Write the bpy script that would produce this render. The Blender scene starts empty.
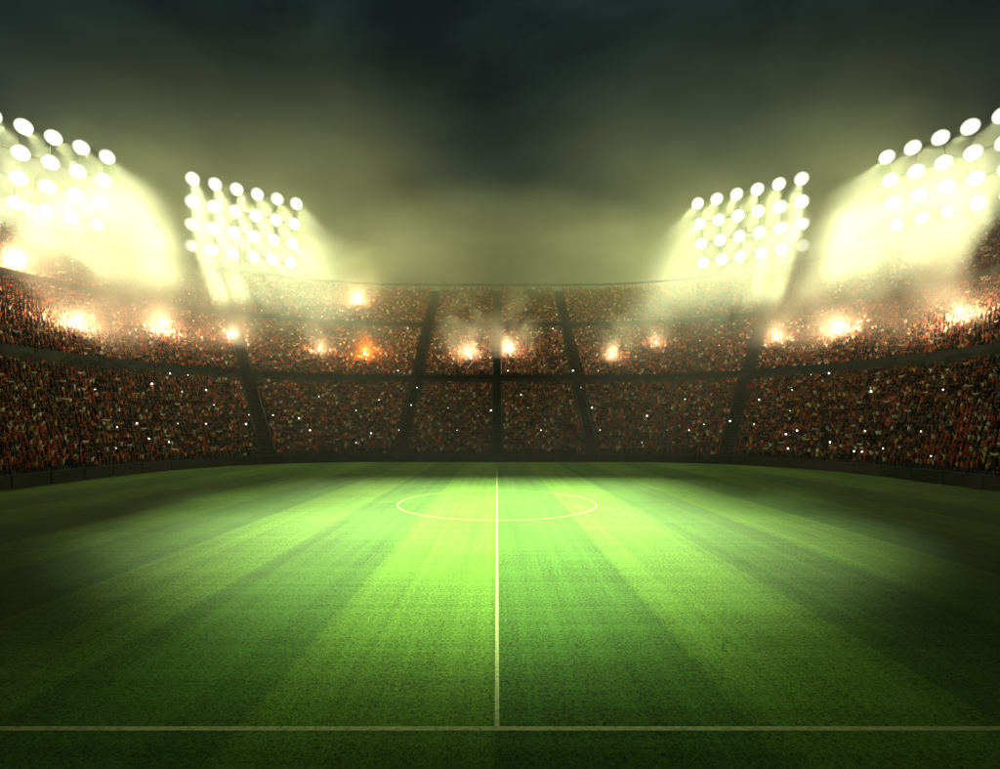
import bpy, bmesh, math, random
import numpy as np
from mathutils import Vector, Matrix
random.seed(7); rng = np.random.default_rng(7)
S = bpy.context.scene
COL = S.collection
PI = math.pi

# ------------------------------------------------------------------ camera
F, CX, CY, CAMH = 500.0, 497.0, 428.0, 7.0      # focal length and vanishing point in photo pixels, eye height in m
cd = bpy.data.cameras.new('camera'); cam = bpy.data.objects.new('camera', cd); COL.objects.link(cam)
cd.sensor_width = 36; cd.lens = 18.0
cam.location = (0, 0, CAMH); cam.rotation_euler = (PI / 2, 0, 0)
cd.shift_x = 0.003; cd.shift_y = 0.0435
cd.clip_start = 0.1; cd.clip_end = 3000
S.camera = cam

# ------------------------------------------------------------------ night sky
W = bpy.data.worlds.new('World'); S.world = W; W.use_nodes = True
nt = W.node_tree; nt.nodes.clear(); N = nt.nodes.new; L = nt.links.new
out = N('ShaderNodeOutputWorld'); bg = N('ShaderNodeBackground')
tc = N('ShaderNodeTexCoord')
mp = N('ShaderNodeMapping'); mp.inputs['Scale'].default_value = (1, 1, 2.2)
n1 = N('ShaderNodeTexNoise'); n1.inputs['Scale'].default_value = 2.6; n1.inputs['Detail'].default_value = 7; n1.inputs['Roughness'].default_value = .55
n1.inputs['Distortion'].default_value = .35
rp = N('ShaderNodeValToRGB'); e = rp.color_ramp.elements
e[0].position = .38; e[0].color = (.0045, .0130, .0160, 1)
e[1].position = .68; e[1].color = (.026, .050, .046, 1)
L(tc.outputs['Generated'], mp.inputs['Vector']); L(mp.outputs['Vector'], n1.inputs['Vector'])
L(n1.outputs['Fac'], rp.inputs['Fac']); L(rp.outputs['Color'], bg.inputs['Color'])
bg.inputs['Strength'].default_value = .68
L(bg.outputs['Background'], out.inputs['Surface'])

# ------------------------------------------------------------------ exposure, renderer
S.view_settings.view_transform = 'Standard'; S.view_settings.look = 'None'
S.view_settings.exposure = 0; S.view_settings.gamma = 1
S.render.engine = 'CYCLES'
S.cycles.use_denoising = True
S.cycles.max_bounces = 5; S.cycles.diffuse_bounces = 2; S.cycles.glossy_bounces = 1
S.cycles.volume_bounces = 0
S.cycles.sample_clamp_indirect = 4
S.cycles.volume_step_rate = 5.0; S.cycles.volume_max_steps = 32
S.cycles.use_adaptive_sampling = True; S.cycles.adaptive_threshold = .08; S.cycles.adaptive_min_samples = 16

BEAM_W   = 1000000.0     # each floodlight lamp
FILL_W  = 200000.0      # spots added to each bank to light smoke and upper crowd
FLARE_W  = 8800.0
HAZE     = 0.00016
LAMPCOL  = (.96, 1.0, .54)

# ------------------------------------------------------------------ helpers
def mat(name, col, rough=.8, metal=0., noise=None, spec=.3):
    m = bpy.data.materials.new(name); m.use_nodes = True
    n = m.node_tree.nodes; b = n['Principled BSDF']
    b.inputs['Base Color'].default_value = (*col, 1); b.inputs['Roughness'].default_value = rough
    b.inputs['Metallic'].default_value = metal; b.inputs['Specular IOR Level'].default_value = spec
    if noise:
        sc, amt = noise
        t = n.new('ShaderNodeTexCoord'); x = n.new('ShaderNodeTexNoise'); x.inputs['Scale'].default_value = sc; x.inputs['Detail'].default_value = 5
        r = n.new('ShaderNodeValToRGB')
        r.color_ramp.elements[0].position = .3; r.color_ramp.elements[1].position = .7
        r.color_ramp.elements[0].color = (*[c * (1 - amt) for c in col], 1); r.color_ramp.elements[1].color = (*[min(1, c * (1 + amt)) for c in col], 1)
        l = m.node_tree.links
        l.new(t.outputs['Object'], x.inputs['Vector']); l.new(x.outputs['Fac'], r.inputs['Fac']); l.new(r.outputs['Color'], b.inputs['Base Color'])
    return m
def emis(name, col, st):
    m = bpy.data.materials.new(name); m.use_nodes = True; n = m.node_tree.nodes; n.remove(n['Principled BSDF'])
    e = n.new('ShaderNodeEmission'); e.inputs['Color'].default_value = (*col, 1); e.inputs['Strength'].default_value = st
    m.node_tree.links.new(e.outputs[0], n['Material Output'].inputs['Surface'])
    m.cycles.emission_sampling = 'NONE'      # its lamp does the lighting
    return m
def tag(o, label=None, cat=None, group=None, kind=None):
    if label: o['label'] = label
    if cat: o['category'] = cat
    if group: o['group'] = group
    if kind: o['kind'] = kind
    return o
def link(name, data, parent=None, loc=(0, 0, 0)):
    o = bpy.data.objects.new(name, data); COL.objects.link(o); o.location = loc
    if parent: o.parent = parent
    return o
def empty(name, loc, rz=0):
    o = link(name, None, None, loc); o.rotation_euler.z = rz; o.empty_display_size = .5; return o
def mesh(name, v, f, m=None, smooth=False):
    me = bpy.data.meshes.new(name); me.from_pydata([tuple(x) for x in v], [], f); me.update()
    if m: me.materials.append(m)
    if smooth: me.polygons.foreach_set('use_smooth', [True] * len(me.polygons))
    return me
class MB:                                     # collects shapes of ONE part
    def __init__(s): s.v = []; s.f = []
    def add(s, v, f):
        k = len(s.v); s.v += [tuple(x) for x in v]; s.f += [tuple(i + k for i in q) for q in f]; return s
    def box(s, c, d, M=None):
        x, y, z = d[0] / 2, d[1] / 2, d[2] / 2
        v = [Vector((sx * x, sy * y, sz * z)) for sx in (-1, 1) for sy in (-1, 1) for sz in (-1, 1)]
        if M: v = [M @ p for p in v]
        v = [p + Vector(c) for p in v]
        return s.add(v, [(0, 1, 3, 2), (4, 6, 7, 5), (0, 4, 5, 1), (2, 3, 7, 6), (0, 2, 6, 4), (1, 5, 7, 3)])
    def tube(s, a, b, r, r2=None, n=8):
        a, b = Vector(a), Vector(b); r2 = r if r2 is None else r2
        w = (b - a).normalized(); u = w.orthogonal().normalized(); t = w.cross(u)
        v = []
        for p, q in ((a, r), (b, r2)):
            v += [p + (u * math.cos(2 * PI * i / n) + t * math.sin(2 * PI * i / n)) * q for i in range(n)]
        f = [(i, (i + 1) % n, n + (i + 1) % n, n + i) for i in range(n)] + [tuple(range(n))[::-1], tuple(range(n, 2 * n))]
        return s.add(v, f)
    def lathe(s, prof, n=16, M=None):
        v = []
        for r, z in prof: v += [Vector((r * math.cos(2 * PI * i / n), r * math.sin(2 * PI * i / n), z)) for i in range(n)]
        if M: v = [M @ p for p in v]
        f = []
        for k in range(len(prof) - 1):
            f += [(k * n + i, k * n + (i + 1) % n, (k + 1) * n + (i + 1) % n, (k + 1) * n + i) for i in range(n)]
        return s.add(v, f)
    def data(s, name, m, smooth=False): return mesh(name, s.v, s.f, m, smooth)

# ------------------------------------------------------------------ plan of the bowl
HX, YE, R, Y0 = 56.0, 103.0, 30.0, 22.0        # half width, far end, corner radius, where the side stands stop
KX, KY = HX - R, YE - R
def sdf(x, y):                                   # distance outside the pitch-side wall
    qx, qy = abs(x) - KX, y - KY
    return math.hypot(max(qx, 0), max(qy, 0)) + min(max(qx, qy), 0) - R
def curve(s, step, segs=True):
    """points along the bowl at offset s: arrays x, y, nx, ny (outward), corner angle or nan"""
    rr = R + s; X, Y, NX, NY, A = [], [], [], [], []
    def put(x, y, nx, ny, a): X.append(x); Y.append(y); NX.append(nx); NY.append(ny); A.append(a)
    n = max(1, round((KY - Y0) / step))
    for i in range(n): put(-(HX + s), Y0 + (KY - Y0) * i / n, -1, 0, np.full_like(0., np.nan))
    n2 = max(1, round(rr * PI / 2 / step))
    for i in range(n2):
        t = -PI / 2 + PI / 2 * i / n2; put(-KX + rr * math.sin(t), KY + rr * math.cos(t), math.sin(t), math.cos(t), t)
    n3 = max(1, round(2 * KX / step))
    for i in range(n3): put(-KX + 2 * KX * i / n3, YE + s, 0, 1, np.nan)
    for i in range(n2):
        t = PI / 2 * i / n2; put(KX + rr * math.sin(t), KY + rr * math.cos(t), math.sin(t), math.cos(t), t)
    for i in range(n + 1): put(HX + s, KY - (KY - Y0) * i / n, 1, 0, np.nan)
    return [np.array(q, float) for q in (X, Y, NX, NY, A)]
# rows of the three tiers: (s, z)
LOW = [(1.0 + .8 * k, 1.3 + .64 * k) for k in range(25)]           # s 1..21
MID = [(22.6 + .8 * k, 19.4 + .64 * k) for k in range(25)]         # s 22.6..42.6
UPP = [(44.2 + .8 * k, 36.9 + .66 * k) for k in range(24)]         # s 44.2..63.4
TIERS = (LOW, MID, UPP)
RIM_S, RIM_Z = UPP[-1][0] + .8, UPP[-1][1]
def ground_z(s):
    z = 0
    for T in TIERS:
        for a, b in T:
            if s >= a: z = b
    return z
def on_stand(px, py, lift=1.6):                  # pixel -> point on the crowd surface
    dx, dz = (px - CX) / F, (CY - py) / F
    y = 40.0
    while y < 260:
        s = sdf(dx * y, y)
        if s > 1 and CAMH + dz * y <= ground_z(s) + lift: break
        y += .1
    return Vector((dx * y, y, ground_z(sdf(dx * y, y))))
AISLE_X = (-20.0, 0.0, 20.0); AISLE_T = (-math.radians(37), math.radians(37)); AW, AWC = 2.2, 2.9

# ------------------------------------------------------------------ materials
M_concrete = mat('dark_concrete', (.05, .055, .055), .9, noise=(.6, .4))
M_stair = mat('stair_concrete', (.028, .036, .038), .85, noise=(1.2, .4))
M_fascia = mat('fascia_paint', (.020, .030, .034), .55, noise=(.8, .45))
M_wall = mat('perimeter_paint', (.012, .020, .022), .5, noise=(1.5, .4))
M_steel = mat('dark_steel', (.022, .026, .028), .6, .4)
M_asphalt = mat('asphalt', (.03, .032, .034), .9, noise=(.3, .3))

def grass_material():
    m = bpy.data.materials.new('mown_grass'); m.use_nodes = True
    nt = m.node_tree; n = nt.nodes; l = nt.links; b = n['Principled BSDF']
    g = n.new('ShaderNodeNewGeometry'); sp = n.new('ShaderNodeSeparateXYZ'); l.new(g.outputs['Position'], sp.inputs[0])
    def math_(op, a, bb=None, c=None):
        k = n.new('ShaderNodeMath'); k.operation = op
        for i, q in enumerate((a, bb, c)):
            if q is None: continue
            if isinstance(q, (int, float)): k.inputs[i].default_value = q
            else: l.new(q, k.inputs[i])
        return k.outputs[0]
    def noise(scale, det=4, vec=(1, 1, 1), rough=.6):
        mp = n.new('ShaderNodeMapping'); mp.inputs['Scale'].default_value = vec; l.new(g.outputs['Position'], mp.inputs['Vector'])
        x = n.new('ShaderNodeTexNoise'); x.inputs['Scale'].default_value = scale; x.inputs['Detail'].default_value = det; x.inputs['Roughness'].default_value = rough
        l.new(mp.outputs['Vector'], x.inputs['Vector']); return x.outputs['Fac']
    wob = math_('MULTIPLY', math_('SUBTRACT', noise(1.4, 5), .5), .45)
    xx = math_('ADD', sp.outputs['X'], wob)
    ph = math_('FRACT', math_('DIVIDE', math_('ADD', xx, 600.0), 12.0))          # one light and one dark band every 12 m
    st = n.new('ShaderNodeMapRange'); st.inputs['From Min'].default_value = -.012; st.inputs['From Max'].default_value = .012
    l.new(math_('SUBTRACT', math_('ABSOLUTE', math_('SUBTRACT', ph, .75)), .25), st.inputs['Value'])   # 0 in the second half
    # fine passes of the mower inside a band
    fine = noise(1.0, 3, (1.7, .02, 1))
    cross = noise(1.0, 4, (.05, 2.2, 1))
    blade = noise(20., 4, (1, 1, 1), .7); tuft = noise(8., 5, (1, 1, 1), .65); patch = noise(.16, 4)
    mx = n.new('ShaderNodeMix'); mx.data_type = 'RGBA'; l.new(st.outputs['Result'], mx.inputs['Factor'])
    mx.inputs['A'].default_value = (.068, .180, .020, 1); mx.inputs['B'].default_value = (.042, .131, .017, 1)
    v = math_('ADD', math_('MULTIPLY', math_('SUBTRACT', fine, .5), .9), 1.0)
    v = math_('ADD', v, math_('MULTIPLY', math_('SUBTRACT', cross, .5), .8))
    v = math_('ADD', v, math_('MULTIPLY', math_('SUBTRACT', blade, .5), 4.6))
    v = math_('ADD', v, math_('MULTIPLY', math_('SUBTRACT', tuft, .5), 3.0))
    v = math_('ADD', v, math_('MULTIPLY', math_('SUBTRACT', patch, .5), .7))
    v = math_('MAXIMUM', v, .12)
    sc = n.new('ShaderNodeVectorMath'); sc.operation = 'SCALE'; l.new(mx.outputs['Result'], sc.inputs[0]); l.new(v, sc.inputs['Scale'])
    l.new(sc.outputs[0], b.inputs['Base Color'])
    b.inputs['Roughness'].default_value = .75; b.inputs['Specular IOR Level'].default_value = .04
    bp = n.new('ShaderNodeBump'); bp.inputs['Strength'].default_value = .7; bp.inputs['Distance'].default_value = .05
    l.new(math_('ADD', blade, tuft), bp.inputs['Height']); l.new(bp.outputs['Normal'], b.inputs['Normal'])
    return m
M_grass = grass_material()
def paint_material():
    m = mat('line_paint', (.62, .66, .55), .8); nt = m.node_tree; n = nt.nodes; l = nt.links; b = n['Principled BSDF']
    g = n.new('ShaderNodeNewGeometry'); x = n.new('ShaderNodeTexNoise'); x.inputs['Scale'].default_value = 7; x.inputs['Detail'].default_value = 6; x.inputs['Roughness'].default_value = .7
    l.new(g.outputs['Position'], x.inputs['Vector'])
    r = n.new('ShaderNodeValToRGB'); r.color_ramp.elements[0].position = .36; r.color_ramp.elements[0].color = (.16, .24, .07, 1)
    r.color_ramp.elements[1].position = .56; r.color_ramp.elements[1].color = (.33, .46, .18, 1)
    l.new(x.outputs['Fac'], r.inputs['Fac']); l.new(r.outputs['Color'], b.inputs['Base Color'])
    return m
M_line = paint_material()

# ------------------------------------------------------------------ the setting
g = link('ground', mesh('ground', [(-320, -60, -.02), (320, -60, -.02), (320, 420, -.02), (-320, 420, -.02)], [(0, 1, 2, 3)], M_asphalt)); tag(g, 'dark asphalt ground round the stadium', 'ground', kind='structure')
bx, by, *_ = curve(-.1, 2.0)
pts = [(x, y, 0) for x, y in zip(bx, by)] + [(HX - .1, -15, 0), (-HX + .1, -15, 0)]
p = link('pitch', mesh('pitch', pts, [tuple(range(len(pts)))[::-1]], M_grass)); tag(p, 'striped green football pitch under floodlights', 'pitch', kind='structure')
YN, YC = 11.65, 47.0
ld = mesh('touchline', [(-50, YN - .075, .004), (50, YN - .075, .004), (50, YN + .085, .004), (-50, YN + .085, .004)], [(0, 1, 2, 3)], M_line)
link('touchline', ld, p)
ld = mesh('halfway_line', [(-.055, YN + .09, .004), (.055, YN + .09, .004), (.055, 2 * YC - YN, .004), (-.055, 2 * YC - YN, .004)], [(0, 1, 2, 3)], M_line)
link('halfway_line', ld, p)
v = []; f = []; n = 128
for i in range(n):
    a = 2 * PI * i / n
    for r in (9.09, 9.21): v.append((r * math.cos(a), YC + r * math.sin(a), .008))
f = [(2 * i, 2 * i + 1, (2 * i + 3) % (2 * n), (2 * i + 2) % (2 * n)) for i in range(n)]
link('centre_circle', mesh('centre_circle', v, f, M_line), p)

# ------------------------------------------------------------------ the stand
stand = empty('stadium_stand', (0, YE, 0))
tag(stand, 'dark concrete bowl of tiered terraces wrapping round the far end of the pitch', 'stand')
OFF = (0, -YE, 0)
def loft(name, prof, m, step=4.0):
    base = curve(0, step)                          # the same parameters at every offset so that the quads line up
    x, y, nx, ny, _ = base; k = len(x); v = []
    for s, z in prof: v += [(x[i] + nx[i] * s, y[i] + ny[i] * s, z) for i in range(k)]
    f = [(j * k + i, j * k + i + 1, (j + 1) * k + i + 1, (j + 1) * k + i) for j in range(len(prof) - 1) for i in range(k - 1)]
    return link(name, mesh(name, v, f, m), stand, OFF)
def step_prof(T, z0):
    pr = [(T[0][0], z0)]
    for s, z in T: pr += [(s, z), (s + .8, z)]
    return pr
loft('lower_terrace', step_prof(LOW, 0), M_concrete)
loft('middle_terrace', step_prof(MID, LOW[-1][1] - 1), M_concrete)
loft('upper_terrace', step_prof(UPP, MID[-1][1] - .5), M_concrete)
loft('back_wall', [(RIM_S, RIM_Z), (RIM_S, RIM_Z + .5), (RIM_S + .4, RIM_Z + .5), (RIM_S + .4, -.02)], M_concrete)
loft('balcony_soffit', [(LOW[-1][0] + .8, LOW[-1][1] - .3), (MID[0][0] - .8, LOW[-1][1] - .3), (MID[0][0] - .8, MID[0][1] - .1), (MID[0][0] + .1, MID[0][1] - .1)], M_concrete)
# panelled fascias: one shared panel mesh each
def panel_mesh(name, h, th, m, cap):
    b = MB(); b.box((0, 0, h / 2), (.985, th, h)); b.box((0, 0, h + cap / 2), (1.0, th + .12, cap))
    b.box((-.47, -th / 2 - .02, h / 2), (.012, .04, h * .96)); return b.data(name, m)
def panels(name, s, z, h, th, m, step, cap=.12):
    me = panel_mesh(name, h, th, m, cap)
    x, y, nx, ny, _ = curve(s, step)
    for i in range(len(x) - 1):
        a, b = Vector((x[i], y[i], z)), Vector((x[i + 1], y[i + 1], z)); d = b - a
        o = link(name, me, stand, (a + b) / 2 + Vector(OFF)); o.scale = (d.length, 1, 1)
        o.rotation_euler.z = math.atan2(d.y, d.x)
panels('fascia_panel', 21.9, LOW[-1][1] - .2, 3.7, .18, M_fascia, 5.0)
panels('walkway_panel', 43.5, MID[-1][1] + .8, 2.4, .12, M_fascia, 6.0, .08)
# handrail at the rim
b = MB(); x, y, nx, ny, _ = curve(RIM_S + .2, 4.0)
for i in range(len(x) - 1): b.tube((x[i], y[i], RIM_Z + 2.6), (x[i + 1], y[i + 1], RIM_Z + 2.6), .36, n=6)
link('rim_beam', b.data('rim_beam', M_fascia), stand, OFF)
pm = MB().box((0, 0, 1.05), (.16, .16, 2.1)).data('rim_post', M_fascia)
for i in range(len(x)): link('rim_post', pm, stand, (x[i], y[i] - YE, RIM_Z + .4))
# stair aisles, one flight per tier, with handrails
def aisle(px, py, nx, ny, w):
    tx, ty = -ny, nx
    for T in TIERS:
        b = MB(); 
        rot = Matrix.Rotation(math.atan2(ny, nx), 3, 'Z')
        for s, z in T:
            for q, hz in ((.2, .24), (.6, .40)):
                b.box((px + nx * (s + q), py + ny * (s + q), z + hz / 2 + .003), (.4, w, hz), rot)
        o = link('stair_flight', b.data('stair_flight', M_stair), stand, OFF)
        for sd in (-1, 1):
            b = MB()
            o_ = Vector((tx, ty, 0)) * sd * (w / 2 - .05)
            P = lambda k, h: Vector((px + nx * (T[k][0] + .4), py + ny * (T[k][0] + .4), T[k][1] + h)) + o_
            b.tube(P(0, 1.15), P(len(T) - 1, 1.15), .09, n=6)
            for k in range(0, len(T), 4): b.tube(P(k, 0), P(k, 1.15), .05, n=5)
            r = link('handrail', b.data('handrail', M_steel), o)
for ax in AISLE_X: aisle(ax, YE, 0, 1, AW)
for t in AISLE_T: aisle(math.copysign(KX, t) + R * math.sin(t), KY + R * math.cos(t), math.sin(t), math.cos(t), AWC)

# perimeter wall between pitch and crowd
wall = empty('perimeter_wall', (0, YE, 0)); tag(wall, 'low dark panelled wall running round the edge of the pitch', 'wall')
me = panel_mesh('wall_panel', 1.5, .2, M_wall, .1)
x, y, nx, ny, _ = curve(.15, 5.0)
for i in range(len(x) - 1):
    a, c = Vector((x[i], y[i], 0)), Vector((x[i + 1], y[i + 1], 0)); d = c - a
    o = link('wall_panel', me, wall, (a + c) / 2 + Vector(OFF)); o.scale = (d.length, 1, 1); o.rotation_euler.z = math.atan2(d.y, d.x)

# ------------------------------------------------------------------ floodlights
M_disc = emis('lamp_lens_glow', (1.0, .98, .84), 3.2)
def lens_glow(m):                    # glow painted brighter at the centre, weaker at the rim for a soft edge
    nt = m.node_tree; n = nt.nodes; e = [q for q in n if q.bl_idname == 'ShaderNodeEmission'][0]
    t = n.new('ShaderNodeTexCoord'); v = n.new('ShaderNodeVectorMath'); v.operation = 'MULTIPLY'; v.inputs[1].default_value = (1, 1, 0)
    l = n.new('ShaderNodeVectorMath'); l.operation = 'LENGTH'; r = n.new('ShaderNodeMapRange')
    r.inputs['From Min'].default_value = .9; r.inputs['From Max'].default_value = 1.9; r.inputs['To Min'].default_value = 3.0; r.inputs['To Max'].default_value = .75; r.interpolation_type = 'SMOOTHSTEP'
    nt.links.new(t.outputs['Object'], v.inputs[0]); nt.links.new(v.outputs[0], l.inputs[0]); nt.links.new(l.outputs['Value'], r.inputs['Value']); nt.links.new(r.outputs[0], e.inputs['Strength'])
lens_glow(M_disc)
M_house = mat('lamp_housing', (.10, .10, .10), .4, .7)
BW, BH, TILT = 28.0, 18.4, math.radians(26)
def bank_parts():
    hs = MB(); hs.lathe([(.25, -1.7), (1.0, -1.5), (1.7, -.6), (2.02, .0), (2.02, .14), (1.88, .14), (1.88, .0), (1.5, -.45)], 20)
    hs.box((0, 0, -1.65), (.5, .5, .4))
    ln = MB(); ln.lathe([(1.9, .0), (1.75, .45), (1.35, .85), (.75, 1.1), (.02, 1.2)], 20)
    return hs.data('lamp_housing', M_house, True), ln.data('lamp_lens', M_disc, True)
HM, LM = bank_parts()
def bank(center, aim, label):
    c = Vector(center); t = Vector(aim)
    base = Vector((c.x, c.y, 0)); h = t - base; h.z = 0; h.normalize()
    r = empty('floodlight_mast', base); tag(r, label, 'floodlight', 'floodlights round the bowl')
    side = Vector((-h.y, h.x, 0)); up = (Vector((0, 0, 1)) * math.cos(TILT) + h * math.sin(TILT)).normalized()
    nrm = side.cross(up).normalized(); nrm = nrm if nrm.dot(h) > 0 else -nrm
    cz = Vector((0, 0, c.z))
    # lattice mast
    hw = lambda z: 2.6 - 1.4 * z / c.z
    back = -h * 3.2
    for q, (i, j) in enumerate(((-1, -1), (1, -1), (1, 1), (-1, 1))):
        b = MB(); b.tube(back + side * i * hw(0) + h * j * hw(0), back + side * i * hw(c.z) + h * j * hw(c.z) + cz, .32, .22)
        link('mast_leg', b.data('mast_leg', M_steel), r)
    b = MB(); z = 0; k = 0
    cr = ((-1, -1), (1, -1), (1, 1), (-1, 1))
    while z < c.z - 5:
        z2 = z + 5
        for q in range(4):
            i, j = cr[q]; i2, j2 = cr[(q + 1) % 4]
            A = back + side * i * hw(z) + h * j * hw(z) + Vector((0, 0, z)); B = back + side * i2 * hw(z2) + h * j2 * hw(z2) + Vector((0, 0, z2))
            C = back + side * i2 * hw(z) + h * j2 * hw(z) + Vector((0, 0, z))
            b.tube(A, B, .12, n=5); b.tube(A, C, .12, n=5)
        z = z2
    link('mast_bracing', b.data('mast_bracing', M_steel), r)
    # head frame
    for k in range(4):
        y = (k / 3 - .5) * BH; b = MB(); o = cz + up * y - nrm * 1.9
        b.tube(o - side * (BW / 2 + 1), o + side * (BW / 2 + 1), .22); link('frame_rail', b.data('frame_rail', M_steel), r)
    for k in range(6):
        x = (k / 5 - .5) * BW; b = MB(); o = cz + side * x - nrm * 2.25
        b.tube(o - up * (BH / 2 + .8), o + up * (BH / 2 + .8), .18); link('frame_post', b.data('frame_post', M_steel), r)
    tgt = t - base
    for a in range(4):
        for k in range(6):
            P = cz + up * (a / 3 - .5) * BH + side * (k / 5 - .5) * BW
            d = (Vector((t.x + (k / 5 - .5) * (23, 21, 17, 12)[a], (58, 50, 41, 31)[a], 0)) - base - P).normalized()
            lamp = link('floodlight_lamp', HM, r, P); lamp.rotation_mode = 'QUATERNION'; lamp.rotation_quaternion = d.to_track_quat('Z', 'Y')
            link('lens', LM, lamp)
            sd = bpy.data.lights.new('beam', 'SPOT'); sd.energy = BEAM_W; sd.color = LAMPCOL; sd.spot_size = math.radians(8.0); sd.spot_blend = 1.0; sd.shadow_soft_size = .8
            so = link('beam', sd, lamp, (0, 0, 2.1)); so.rotation_euler = (PI, 0, 0)
    for a in (-1, 1):  # added fill, aimed at the air above the far stand, mostly missing the pitch
        for k in (-1, 0, 1):
            pd = bpy.data.lights.new('fill_spot', 'SPOT'); pd.energy = FILL_W / 6; pd.color = (.92, 1.0, .36); pd.shadow_soft_size = 1.5
            pd.spot_size = math.radians(115); pd.spot_blend = 1.0
            so = link('fill_spot', pd, r, cz + nrm * 2 + side * k * BW * .36 + up * a * BH * .28); so.rotation_mode = 'QUATERNION'
            so.rotation_quaternion = (Vector((0, 150, 66)) - c).to_track_quat('-Z', 'Y')
    return r
AIM = (0, 49, 0)
for sx in (-1, 1):
    D = 145.0; bank((sx * .533 * D, 1.058 * D, 69.6), (sx * 6, AIM[1], 0), 'mast with a bright grid of floodlights rising behind a far corner of the bowl')
    D = 116.0; bank((sx * 1.014 * D, 1.096 * D, 72.5), (sx * 9, AIM[1], 0), 'mast with a huge grid of floodlights rising behind a side stand')

# ------------------------------------------------------------------ crowd
rows = []
for ti, T in enumerate(TIERS):
    for s, z in T:
        sp = .66
        x, y, nx, ny, a = curve(s + .4, sp)
        k = np.abs(x) < 1.38 * y + 6
        # aisles
        for ax in AISLE_X: k &= ~((np.abs(x - ax) < AW / 2 + .3) & (ny > .99) & (np.abs(x) <= KX))
        for t in AISLE_T: k &= ~(np.abs(np.nan_to_num(a, nan=9) - t) * (R + s + .4) < AWC / 2 + .3)
        k &= rng.random(len(x)) < .965
        x, y, nx, ny = x[k], y[k], nx[k], ny[k]
        j = rng.normal(0, .07, (2, len(x)))
        rows.append(np.stack([x + j[0], y + j[1], np.full(len(x), z + .003), np.arctan2(-nx, ny) , np.full(len(x), ti)], 1))
PPL = np.concatenate(rows)
fr = (np.abs(PPL[:, 0] - .0) < 0.985 * PPL[:, 1])
order = np.argsort(np.where(fr, PPL[:, 1], 1e9)); near = order[:300]
mask = np.ones(len(PPL), bool); mask[near] = False
NEAR, FAR = PPL[near], PPL[mask]
print('people', len(PPL))
PAL = np.array([(.36, .045, .025), (.42, .08, .035), (.24, .03, .02), (.50, .15, .05), (.52, .24, .08), (.62, .55, .45), (.03, .03, .036), (.07, .055, .05), (.46, .32, .20), (.74, .70, .62), (.16, .10, .08)])
PWT = np.array([.12, .11, .12, .07, .05, .06, .20, .18, .04, .05, .12]); PWT /= PWT.sum()
SKIN = np.array([(.45, .27, .18), (.38, .21, .13), (.25, .13, .08), (.50, .32, .22)])
# low-polygon people facing -y (towards the pitch when turned): rings of a loft plus arms
def lowpoly(kind):
    v = []; f = []; c = []           # c: 0 trousers, 1 shirt, 2 skin, 3 hair
    def ring(z, rx, ry, n, y=0, x=0): 
        k = len(v); v.extend([(x + rx * math.cos(2 * PI * i / n + .5), y + ry * math.sin(2 * PI * i / n + .5), z) for i in range(n)]); return k
    def loft_(rs, n, cols, cap=True):
        for q in range(len(rs) - 1):
            for i in range(n):
                f.append((rs[q] + i, rs[q] + (i + 1) % n, rs[q + 1] + (i + 1) % n, rs[q + 1] + i)); c.append(cols[q])
        if cap: f.append(tuple(rs[-1] + i for i in range(n))); c.append(cols[-1])
    sit = kind in (3, 5)
    h = .38 if sit else .86
    yb = .0
    rs = [ring(.02, .13, .10, 5), ring(h, .19, .13, 5), ring(h + .40, .23, .14, 5), ring(h + .56, .20, .11, 5)]
    loft_(rs, 5, [0, 1, 1])
    if sit:
        rs = [ring(.05, .16, .07, 4, -.42), ring(h + .08, .18, .10, 4, -.40), ring(h + .10, .18, .12, 4, -.1)]; loft_(rs, 4, [0, 0])
    hz = h + .60
    rs = [ring(hz, .06, .07, 5), ring(hz + .10, .105, .115, 5), ring(hz + .19, .10, .11, 5), ring(hz + .27, .04, .05, 5)]
    loft_(rs, 5, [2, 2, 3])
    def arm(p):
        for a, b, r0, r1, col in ((p[0], p[1], .065, .05, 1), (p[1], p[2], .05, .04, 2)):
            A, B = Vector(a), Vector(b); w = (B - A).normalized(); u = w.orthogonal().normalized(); t = w.cross(u); k = len(v)
            for P, r in ((A, r0), (B, r1)): v.extend([tuple(P + (u * math.cos(2 * PI * i / 3) + t * math.sin(2 * PI * i / 3)) * r) for i in range(3)])
            for i in range(3): f.append((k + i, k + (i + 1) % 3, k + 3 + (i + 1) % 3, k + 3 + i)); c.append(col)
    sh = h + .50
    for sx in (-1, 1):
        S0 = (sx * .21, 0, sh)
        if kind == 0: arm((S0, (sx * .36, -.06, sh + .24), (sx * .33, -.08, sh + .54)))
        elif kind == 1: arm((S0, (sx * .28, -.12, sh - .24), (sx * .08, -.30, sh - .10)))
        elif kind == 2: arm((S0, (sx * .48, -.04, sh + .12), (sx * .60, -.06, sh + .40)) if sx > 0 else (S0, (sx * .27, 0, sh - .28), (sx * .28, -.06, sh - .52)))
        elif kind == 4: arm((S0, (sx * .30, -.18, sh + .10), (sx * .14, -.30, sh + .36)))
        elif kind == 6: arm((S0, (sx * .40, -.04, sh + .22), (sx * .46, -.06, sh + .50)))
        else: arm((S0, (sx * .28, -.06, sh - .26), (sx * .18, -.30, sh - .34)))
    if kind == 6:                      # scarf or small banner stretched between the hands
        k = len(v); zz = sh + .40
        v.extend([(-.46, -.08, zz), (0, -.10, zz - .10), (.46, -.08, zz), (.46, -.08, zz + .22), (0, -.10, zz + .12), (-.46, -.08, zz + .22)])
        f.extend([(k, k + 1, k + 4, k + 5), (k + 1, k + 2, k + 3, k + 4)]); c.extend([4, 4])
    return np.array(v), f, c
TEMPL = [lowpoly(k) for k in range(7)]
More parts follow.
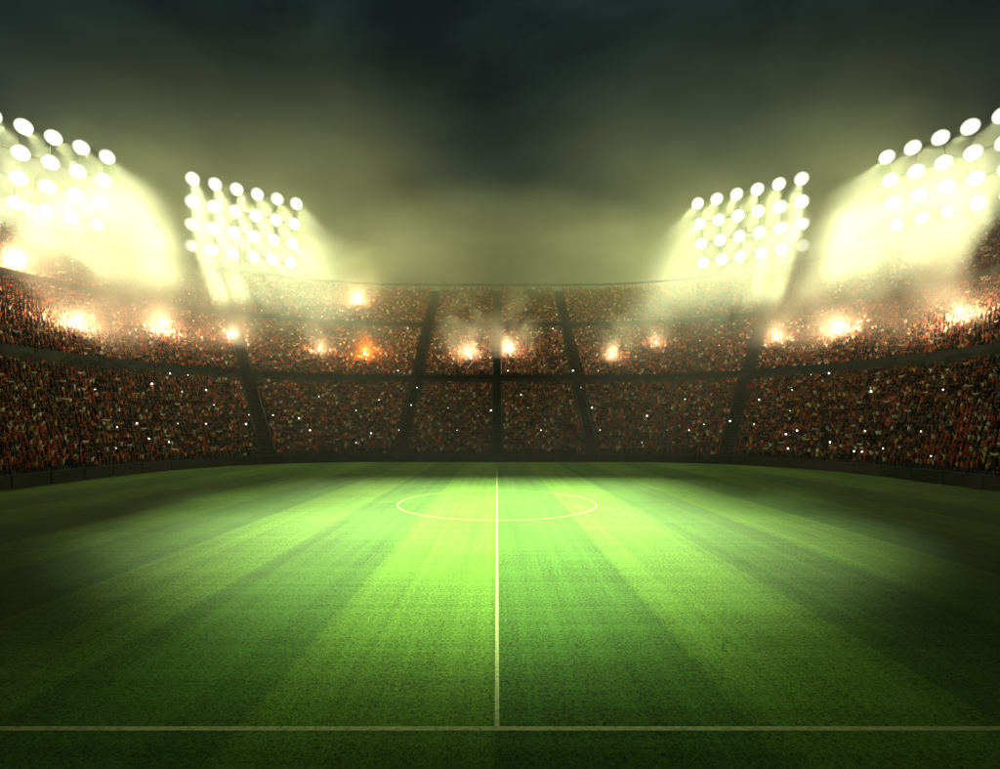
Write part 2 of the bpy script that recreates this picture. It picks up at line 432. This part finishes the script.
def people_mesh(name, P):
    allv, alll, allst, allcol = [], [], [], []; vb = lb = 0
    kinds = rng.choice(7, len(P), p=[.29, .15, .17, .10, .16, .10, .03])
    for k in range(7):
        Q = P[kinds == k]; n = len(Q)
        if not n: continue
        v, f, c = TEMPL[k]; nv = len(v)
        sc = rng.normal(1.0, .06, n)[:, None]; ang = Q[:, 3] + rng.normal(0, .25, n)
        ca, sa = np.cos(ang)[:, None], np.sin(ang)[:, None]
        lean = rng.normal(0, .06, n)[:, None]
        X0 = v[None, :, 0] * sc + lean * v[None, :, 2]; Y0_ = v[None, :, 1] * sc; Z0 = v[None, :, 2] * sc
        co = np.stack([X0 * ca - Y0_ * sa + Q[:, 0:1], X0 * sa + Y0_ * ca + Q[:, 1:2], Z0 + Q[:, 2:3]], 2)
        allv.append(co.reshape(-1, 3))
        loops = np.concatenate([np.array(q) for q in f]); sizes = np.array([len(q) for q in f])
        alll.append((loops[None, :] + (np.arange(n) * nv)[:, None]).ravel() + vb)
        allst.append(np.tile(sizes, n))
        shirt = PAL[rng.choice(len(PAL), n, p=PWT)] * rng.uniform(.6, 1.3, (n, 1)); skin = SKIN[rng.choice(4, n)]
        trs = rng.uniform(.02, .09, (n, 1)) * np.array([[1, 1, 1.15]]); hair = rng.uniform(.01, .08, (n, 1)) * np.array([[1.2, .9, .7]])
        clump = np.sin(Q[:, 0] * .9 + 2 * np.sin(Q[:, 2] * .7)) * np.sin(Q[:, 2] * 1.3 + Q[:, 1] * .5) + rng.normal(0, .7, n)     # dark gaps and extra brightness put into the shirt colours by clump
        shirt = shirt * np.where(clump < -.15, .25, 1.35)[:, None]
        scarf = np.array([(.60, .10, .05), (.75, .70, .60), (.65, .38, .12), (.70, .62, .45)])[rng.choice(4, n)]
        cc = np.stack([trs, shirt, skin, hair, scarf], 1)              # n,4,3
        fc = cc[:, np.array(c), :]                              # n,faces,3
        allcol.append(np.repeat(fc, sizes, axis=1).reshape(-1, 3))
        vb += n * nv
    co = np.concatenate(allv); lo = np.concatenate(alll); sz = np.concatenate(allst); col = np.clip(np.concatenate(allcol), 0, 1)
    me = bpy.data.meshes.new(name); me.vertices.add(len(co)); me.vertices.foreach_set('co', co.ravel().astype(np.float32))
    me.loops.add(len(lo)); me.loops.foreach_set('vertex_index', lo.astype(np.int32))
    me.polygons.add(len(sz)); me.polygons.foreach_set('loop_start', np.concatenate([[0], np.cumsum(sz)[:-1]]).astype(np.int32))
    me.update(calc_edges=True)
    at = me.color_attributes.new('cloth', 'FLOAT_COLOR', 'CORNER')
    at.data.foreach_set('color', np.concatenate([col, np.ones((len(col), 1))], 1).ravel().astype(np.float32))
    print(name, 'tris', int((sz - 2).sum()))
    return me
def cloth_mat():
    m = bpy.data.materials.new('crowd_cloth'); m.use_nodes = True; n = m.node_tree.nodes; b = n['Principled BSDF']
    a = n.new('ShaderNodeVertexColor'); a.layer_name = 'cloth'; m.node_tree.links.new(a.outputs['Color'], b.inputs['Base Color'])
    b.inputs['Roughness'].default_value = .8; b.inputs['Specular IOR Level'].default_value = .2; return m
M_cloth = cloth_mat()
NAMES = ('lower tier', 'middle tier', 'upper tier')
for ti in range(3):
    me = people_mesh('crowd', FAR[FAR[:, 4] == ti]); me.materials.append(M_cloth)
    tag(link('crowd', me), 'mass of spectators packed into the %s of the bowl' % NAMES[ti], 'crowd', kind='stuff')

# single spectators: skinned bodies in a few poses
def objcol_mat():
    m = bpy.data.materials.new('shirt_cloth'); m.use_nodes = True; n = m.node_tree.nodes; b = n['Principled BSDF']
    a = n.new('ShaderNodeObjectInfo'); m.node_tree.links.new(a.outputs['Color'], b.inputs['Base Color']); b.inputs['Roughness'].default_value = .85; return m
M_shirt = objcol_mat(); M_trs = mat('denim', (.03, .04, .06), .85); M_skin = mat('skin', (.42, .25, .17), .55); M_hair = mat('hair', (.03, .02, .015), .6)
def body(kind):
    """one continuous skinned figure, 1.74 m, facing -y"""
    J = {}; E = []; order = []
    def j(n, p, r, par=None):
        J[n] = len(order); order.append((p, r))
        if par: E.append((J[par], J[n]))
    j('pelvis', (0, 0, .95), (.15, .115)); j('waist', (0, 0, 1.10), (.135, .10), 'pelvis'); j('chest', (0, .0, 1.32), (.165, .115), 'waist')
    j('neck', (0, 0, 1.47), (.055, .055), 'chest'); j('jaw', (0, -.02, 1.545), (.07, .08), 'neck'); j('head', (0, -.01, 1.63), (.085, .10), 'jaw'); j('crown', (0, 0, 1.71), (.06, .07), 'head')
    for sx, sd in ((-1, 'l'), (1, 'r')):
        j('hip' + sd, (sx * .09, 0, .86), (.09, .095), 'pelvis'); j('knee' + sd, (sx * .11, -.02, .48), (.062, .065), 'hip' + sd); j('ank' + sd, (sx * .12, .02, .09), (.042, .045), 'knee' + sd); j('toe' + sd, (sx * .13, -.14, .035), (.04, .03), 'ank' + sd)
        j('sh' + sd, (sx * .19, 0, 1.40), (.065, .065), 'chest')
        pose = kind
        if pose == 'cheer': el, ha = (sx * .33, -.05, 1.62), (sx * .29, -.10, 1.90)
        elif pose == 'wave': el, ha = ((sx * .40, -.03, 1.50), (sx * .47, -.08, 1.78)) if sx > 0 else ((sx * .25, .02, 1.12), (sx * .26, -.06, .88))
        elif pose == 'clap': el, ha = (sx * .27, -.10, 1.16), (sx * .05, -.34, 1.26)
        elif pose == 'phone': el, ha = (sx * .24, -.22, 1.30), (sx * .06, -.36, 1.56)
        elif pose == 'torch': el, ha = ((sx * .27, -.02, 1.68), (sx * .25, -.04, 1.95)) if sx > 0 else ((sx * .25, .02, 1.12), (sx * .26, -.06, .88))
        else: el, ha = (sx * .25, .02, 1.12), (sx * .24, -.10, .88)
        j('el' + sd, el, (.048, .048), 'sh' + sd); j('wr' + sd, ha, (.032, .036), 'el' + sd)
        d = (Vector(ha) - Vector(el)).normalized(); hp = Vector(ha) + d * .09; j('ha' + sd, tuple(hp), (.038, .028), 'wr' + sd)
    me = bpy.data.meshes.new('tmp'); me.from_pydata([p for p, r in order], E, []); o = bpy.data.objects.new('tmp', me); COL.objects.link(o)
    md = o.modifiers.new('s', 'SKIN'); md.use_smooth_shade = True
    for i, (p, r) in enumerate(order): me.skin_vertices[0].data[i].radius = r
    me.skin_vertices[0].data[0].use_root = True
    ss = o.modifiers.new('d', 'SUBSURF'); ss.levels = 1; ss.render_levels = 1
    dg = bpy.context.evaluated_depsgraph_get(); ev = o.evaluated_get(dg); res = bpy.data.meshes.new_from_object(ev); res.name = 'person_' + kind
    bpy.data.objects.remove(o); res.materials.clear()
    for m in (M_shirt, M_trs, M_skin, M_hair): res.materials.append(m)
    ends = [Vector(order[J['ha' + s]][0]) for s in 'lr'] + [Vector(order[J['wr' + s]][0]) for s in 'lr']; els = [Vector(order[J['el' + s]][0]) for s in 'lr']
    for p in res.polygons:
        c = p.center; k = 0
        if c.z < .98 and abs(c.x) < .22 and not any((c - q).length < .14 for q in ends): k = 1
        if c.z > 1.475 and Vector((c.x, c.y)).length < .13: k = 3 if (c.z > 1.62 and (c.y > -.06 or c.z > 1.69)) or (c.z > 1.55 and c.y > .03) else 2
        if any((c - q).length < .11 for q in ends): k = 2
        p.material_index = k
    res.polygons.foreach_set('use_smooth', [True] * len(res.polygons))
    return res, [Vector(order[J['har']][0])][0]
BODY = {}; HAND = {}
for k in ('cheer', 'wave', 'clap', 'phone', 'stand', 'torch'): BODY[k], HAND[k] = body(k)
SHIRTS = {'red': (.42, .03, .02), 'dark red': (.20, .015, .015), 'orange': (.55, .16, .03), 'white': (.62, .58, .52), 'black': (.02, .02, .024), 'brown': (.16, .09, .05), 'yellow': (.6, .42, .05)}
POSE = {'cheer': 'with both arms raised', 'wave': 'waving one arm', 'clap': 'clapping', 'phone': 'lifting both hands', 'stand': 'with arms down', 'torch': 'holding one arm straight up'}
def person(loc, rz, pose, shirt, label, group):
    o = link('person', BODY[pose], None, loc); o.rotation_euler.z = rz; s = random.uniform(.94, 1.05); o.scale = (s, s, s)
    c = SHIRTS[shirt]; o.color = (*c, 1); return tag(o, label, 'person', group)
ORD = 'first second third fourth fifth sixth seventh eighth ninth tenth eleventh twelfth thirteenth fourteenth fifteenth sixteenth seventeenth eighteenth nineteenth twentieth'.split()
for q in NEAR:
    pose = random.choice(('cheer', 'cheer', 'wave', 'clap', 'phone', 'stand', 'stand')); sh = random.choices(list(SHIRTS), (5, 3, 2, 2, 3, 1, 1))[0]
    row = ORD[min(len(ORD) - 1, int((q[2] - 1.3) / .64 + .5))]
    person((q[0], q[1], q[2]), q[3] + random.gauss(0, .2), pose, sh, 'spectator in %s shirt %s, %s row above the pitch wall' % (sh, POSE[pose], row), 'spectators in the front rows of the side stands')

# ------------------------------------------------------------------ camera flashes in the crowd
FL = [(116,450),(149,443),(178,426),(206,426),(214,406),(206,391),(170,377),(188,377),(137,425),(169,446),(95,392),(152,386),(182,393),(117,430),
 (249,417),(273,417),(299,421),(310,431),(356,444),(399,433),(356,393),(379,402),(356,412),(319,399),(411,407),(417,390),(246,426),(371,435),
 (457,431),(491,412),(528,409),(541,431),(600,433),(642,444),(581,389),(592,409),(667,431),(508,377),(647,417),(478,417),(448,409),(521,396),
 (689,431),(685,402),(730,424),(754,425),(704,426),(792,391),(790,412),(786,435),(797,434),(788,452),(811,377),(829,376),(830,446),(854,452),(759,403),
 (862,460),(883,450),(865,434),(921,434),(931,466),(943,392),(871,393),(408,330),(446,327),(553,329),(589,328),(462,290),(534,290),(322,318),(700,343),(719,347),(398,377),(573,379),(598,377)]
M_flash = emis('flash_light', (1.0, .97, .84), 5.0)
M_phone = mat('phone_body', (.01, .01, .012), .25)
pb = MB().box((0, 0, 0), (.09, .012, .18)).box((.0, -.008, .01), (.078, .006, .155)).data('phone_case', M_phone)
lb = MB(); lb.lathe([(.001, -.11), (.07, -.085), (.11, 0), (.07, .085), (.001, .11)], 8)
lb = lb.data('flash_lamp', M_flash)
WHERE = {0: 'lower', 1: 'middle', 2: 'upper'}
for (px, py) in FL:
    P = on_stand(px, py, 1.9); s = sdf(P.x, P.y); ti = 0 if s < 22 else 1 if s < 44 else 2
    dirv = (Vector((0, 0, CAMH)) - P); P = P + Vector((0, 0, 1.95)) + dirv.normalized() * .5
    o = link('phone', pb, None, P); o.rotation_euler = (0, 0, math.atan2(dirv.y, dirv.x) + PI / 2)
    sec = 'rounded corner' if abs(P.x) > 26 else 'far end'
    tag(o, 'phone held up with its white flash lit among spectators, %s tier, %s' % (WHERE[ti], sec), 'phone', 'lit phones in the crowd')
    link('flash_lamp', lb, o, (0, -.02, .06)).scale = [random.uniform(.6, 1.5)] * 3

# ------------------------------------------------------------------ flares with smoke
M_flame = emis('flare_flame', (1.0, .62, .25), 30.0); M_stick = mat('flare_tube', (.35, .03, .02), .6)
fm = MB(); fm.lathe([(.001, 0), (.12, .1), (.17, .28), (.10, .52), (.03, .78), (.001, .9)], 10); fm = fm.data('flame', M_flame, True)
sm = MB(); sm.tube((0, 0, -.16), (0, 0, .16), .022, .02); sm.tube((0, 0, .16), (0, 0, .2), .026, .018); sm = sm.data('flare_tube', M_stick)
def smoke_mat(i, dens, col):
    m = bpy.data.materials.new('smoke'); m.use_nodes = True; nt = m.node_tree; n = nt.nodes; l = nt.links; n.remove(n['Principled BSDF'])
    pv = n.new('ShaderNodeVolumePrincipled'); pv.inputs['Color'].default_value = (*col, 1); pv.inputs['Anisotropy'].default_value = .2
    t = n.new('ShaderNodeTexCoord'); x = n.new('ShaderNodeTexNoise'); x.noise_dimensions = '4D'; x.inputs['W'].default_value = i * 3.7
    x.inputs['Scale'].default_value = 1.9; x.inputs['Detail'].default_value = 3; x.inputs['Distortion'].default_value = .5
    l.new(t.outputs['Object'], x.inputs['Vector'])
    ln = n.new('ShaderNodeVectorMath'); ln.operation = 'LENGTH'; l.new(t.outputs['Object'], ln.inputs[0])
    mr = n.new('ShaderNodeMapRange'); mr.inputs['From Min'].default_value = .95; mr.inputs['From Max'].default_value = .1; l.new(ln.outputs['Value'], mr.inputs['Value'])
    mr.interpolation_type = 'SMOOTHSTEP'
    nr = n.new('ShaderNodeMapRange'); nr.inputs['From Min'].default_value = .40; nr.inputs['From Max'].default_value = .68; l.new(x.outputs['Fac'], nr.inputs['Value'])
    mu = n.new('ShaderNodeMath'); mu.operation = 'MULTIPLY'; l.new(mr.outputs[0], mu.inputs[0]); l.new(nr.outputs[0], mu.inputs[1])
    mk = n.new('ShaderNodeMath'); mk.operation = 'MULTIPLY'; mk.inputs[1].default_value = dens; l.new(mu.outputs[0], mk.inputs[0])
    l.new(mk.outputs[0], pv.inputs['Density']); l.new(pv.outputs[0], n['Material Output'].inputs['Volume'])
    return m
def puff_mesh():
    bm = bmesh.new(); bmesh.ops.create_icosphere(bm, subdivisions=2, radius=1.0); me = bpy.data.meshes.new('smoke_plume'); bm.to_mesh(me); bm.free(); return me
# px, py, power, smoke size (m), density, lean, orange
FLARES = [(75, 326, 1.15, 15, .26, (3, 2), 0, 'middle tier of a side stand'), (162, 332, 1.1, 15, .24, (3, 2), 0, 'side stand where the corner begins'),
 (356, 303, 1.1, 9, .14, (2, 2), 0, 'upper tier of the far end'), (364, 356, .6, 3.6, .20, (0, 1), 1, 'far end, burning orange'),
 (468, 356, .55, 8.5, .22, (-2, 2), 0, 'far end beside the middle stairs'), (508, 352, .6, 9, .22, (1, 2), 0, 'far end beside the middle stairs'),
 (612, 358, .3, 6, .26, (2, 2), 0, 'far end outside the outer stairs'), (838, 332, 1.15, 15, .26, (-3, 2), 0, 'side stand where the corner begins'),
 (958, 318, 1.1, 15, .26, (-3, 2), 0, 'middle tier of a side stand'), (318, 352, .3, 6, .22, (-1, 2), 0, 'middle tier between corner and far end'),
 (14, 272, 1.2, 11, .18, (0, 2), 0, 'top rows of a side stand'), (655, 345, .22, 6, .2, (1, 2), 0, 'middle tier between corner and far end'),
 (232, 340, .4, 8, .14, (2, 2), 0, 'beside the corner stairs'), (775, 340, .4, 8, .14, (-2, 2), 0, 'beside the corner stairs')]
for i, (px, py, pw, sz, dn, ln_, org, where) in enumerate(FLARES):
    P = on_stand(px, py, 2.3); s = sdf(P.x, P.y)
    dv = Vector((0, 0, CAMH)) - P; rz = math.atan2(dv.y, dv.x) + PI / 2
    sh = ('red', 'black', 'white', 'orange')[i % 4]
    pr = person(P, rz, 'torch', sh, 'spectator in %s shirt holding a burning flare up, %s' % (sh, where), 'spectators holding flares'); pr.scale = (1, 1, 1)
    H = P + Matrix.Rotation(rz, 3, 'Z') @ HAND['torch']
    fr_ = link('flare', sm, None, H + Vector((0, 0, .06))); tag(fr_, 'burning hand flare held over the crowd, %s' % where, 'flare', 'burning flares in the crowd')
    fl = link('flame', fm, fr_, (0, 0, .2))
    pd = bpy.data.lights.new('flare_light', 'POINT'); pd.energy = FLARE_W * pw; pd.color = (1.0, .70, .38) if not org else (1, .34, .06); pd.shadow_soft_size = .35
    link('flare_light', pd, fr_, (0, 0, 1.3))
    me = puff_mesh(); me.materials.append(smoke_mat(i, dn * .75, (.92, .90, .80) if not org else (.95, .55, .25)))
    o = link('smoke_plume', me, None, H + Vector((ln_[0] * sz / 10, ln_[1] * sz / 12, sz * .85))); o.scale = (sz * 1.25, sz * 1.0, sz * 1.45)
    tag(o, '%s smoke drifting up from the flare, %s' % ('orange' if org else 'pale', where), 'smoke', 'smoke plumes over the flares')

# smoke volumes added round the floodlights so that their beams and glow show
def cloud_mat(i, dens, sc=1.6):
    m = smoke_mat(40 + i, dens, (.95, .97, .88)); n = m.node_tree.nodes
    for q in n:
        if q.bl_idname == 'ShaderNodeTexNoise': q.inputs['Scale'].default_value = sc; q.inputs['Detail'].default_value = 4
        if q.bl_idname == 'ShaderNodeMapRange' and abs(q.inputs['From Min'].default_value - .40) < 1e-4: q.inputs['From Min'].default_value = .28; q.inputs['From Max'].default_value = .76
    return m
CLOUDS = [((-52, 122, 52), (72, 64, 46), .0150, 'pale smoke added for beam glow round the floodlights of a far corner'),
          ((52, 122, 52), (72, 64, 46), .0150, 'pale smoke added for beam glow round the floodlights of a far corner'),
          ((-86, 106, 54), (70, 62, 44), .0075, 'pale smoke added for beam glow round the floodlights of a side stand'),
          ((86, 106, 54), (70, 62, 44), .0075, 'pale smoke added for beam glow round the floodlights of a side stand'),
          ((0, 180, 56), (104, 34, 44), .13, 'olive lit smoke drifting above the rim of the far stand')]
for i, (c, r, dn, lb_) in enumerate(CLOUDS):
    me = puff_mesh(); me.materials.append(cloud_mat(i, dn, 2.6 if i < 4 else 2.4)); o = link('smoke_cloud', me, None, c); o.scale = r
    tag(o, lb_, 'smoke', 'smoke drifting above the stands')

# red flags
M_flag = mat('red_flag', (.30, .02, .02), .85); 
for px, py, w_, lb_ in ((745, 391, 1.9, 'larger red flag spread over the lower tier beside the corner stairs'), (711, 394, 1.3, 'small red flag held up near the corner stairs')):
    P = on_stand(px, py, 1.6) + Vector((0, -.5, 0)); r = empty('flag', P); tag(r, lb_, 'flag', 'red flags in the lower tier')
    b = MB(); n = 8; v = [(i / n * w_, .12 * math.sin(i * 1.1) * i / n, z + .08 * math.sin(i * .8)) for z in (1.5, 2.6) for i in range(n + 1)]
    b.add(v, [(i, i + 1, n + 2 + i, n + 1 + i) for i in range(n)]); b.add([(x, y + .02, z) for x, y, z in v], [(i + n + 1, i + n + 2, i + 1, i) for i in range(n)])
    link('flag_cloth', b.data('flag_cloth', M_flag), r); link('flag_pole', MB().tube((0, 0, .9), (0, 0, 2.7), .025, .02).data('flag_pole', M_steel), r)

# ------------------------------------------------------------------ haze over the whole stadium
hz = bpy.data.materials.new('haze_air'); hz.use_nodes = True; n = hz.node_tree.nodes; n.remove(n['Principled BSDF'])
pv = n.new('ShaderNodeVolumePrincipled'); pv.inputs['Color'].default_value = (.95, .96, .90, 1); pv.inputs['Density'].default_value = HAZE; pv.inputs['Anisotropy'].default_value = .1
hz.node_tree.links.new(pv.outputs[0], n['Material Output'].inputs['Volume'])
b = MB().box((0, 170, 60), (680, 540, 122))
o = link('haze', b.data('haze', hz)); tag(o, 'thin night haze filling the stadium air', 'haze', kind='stuff')
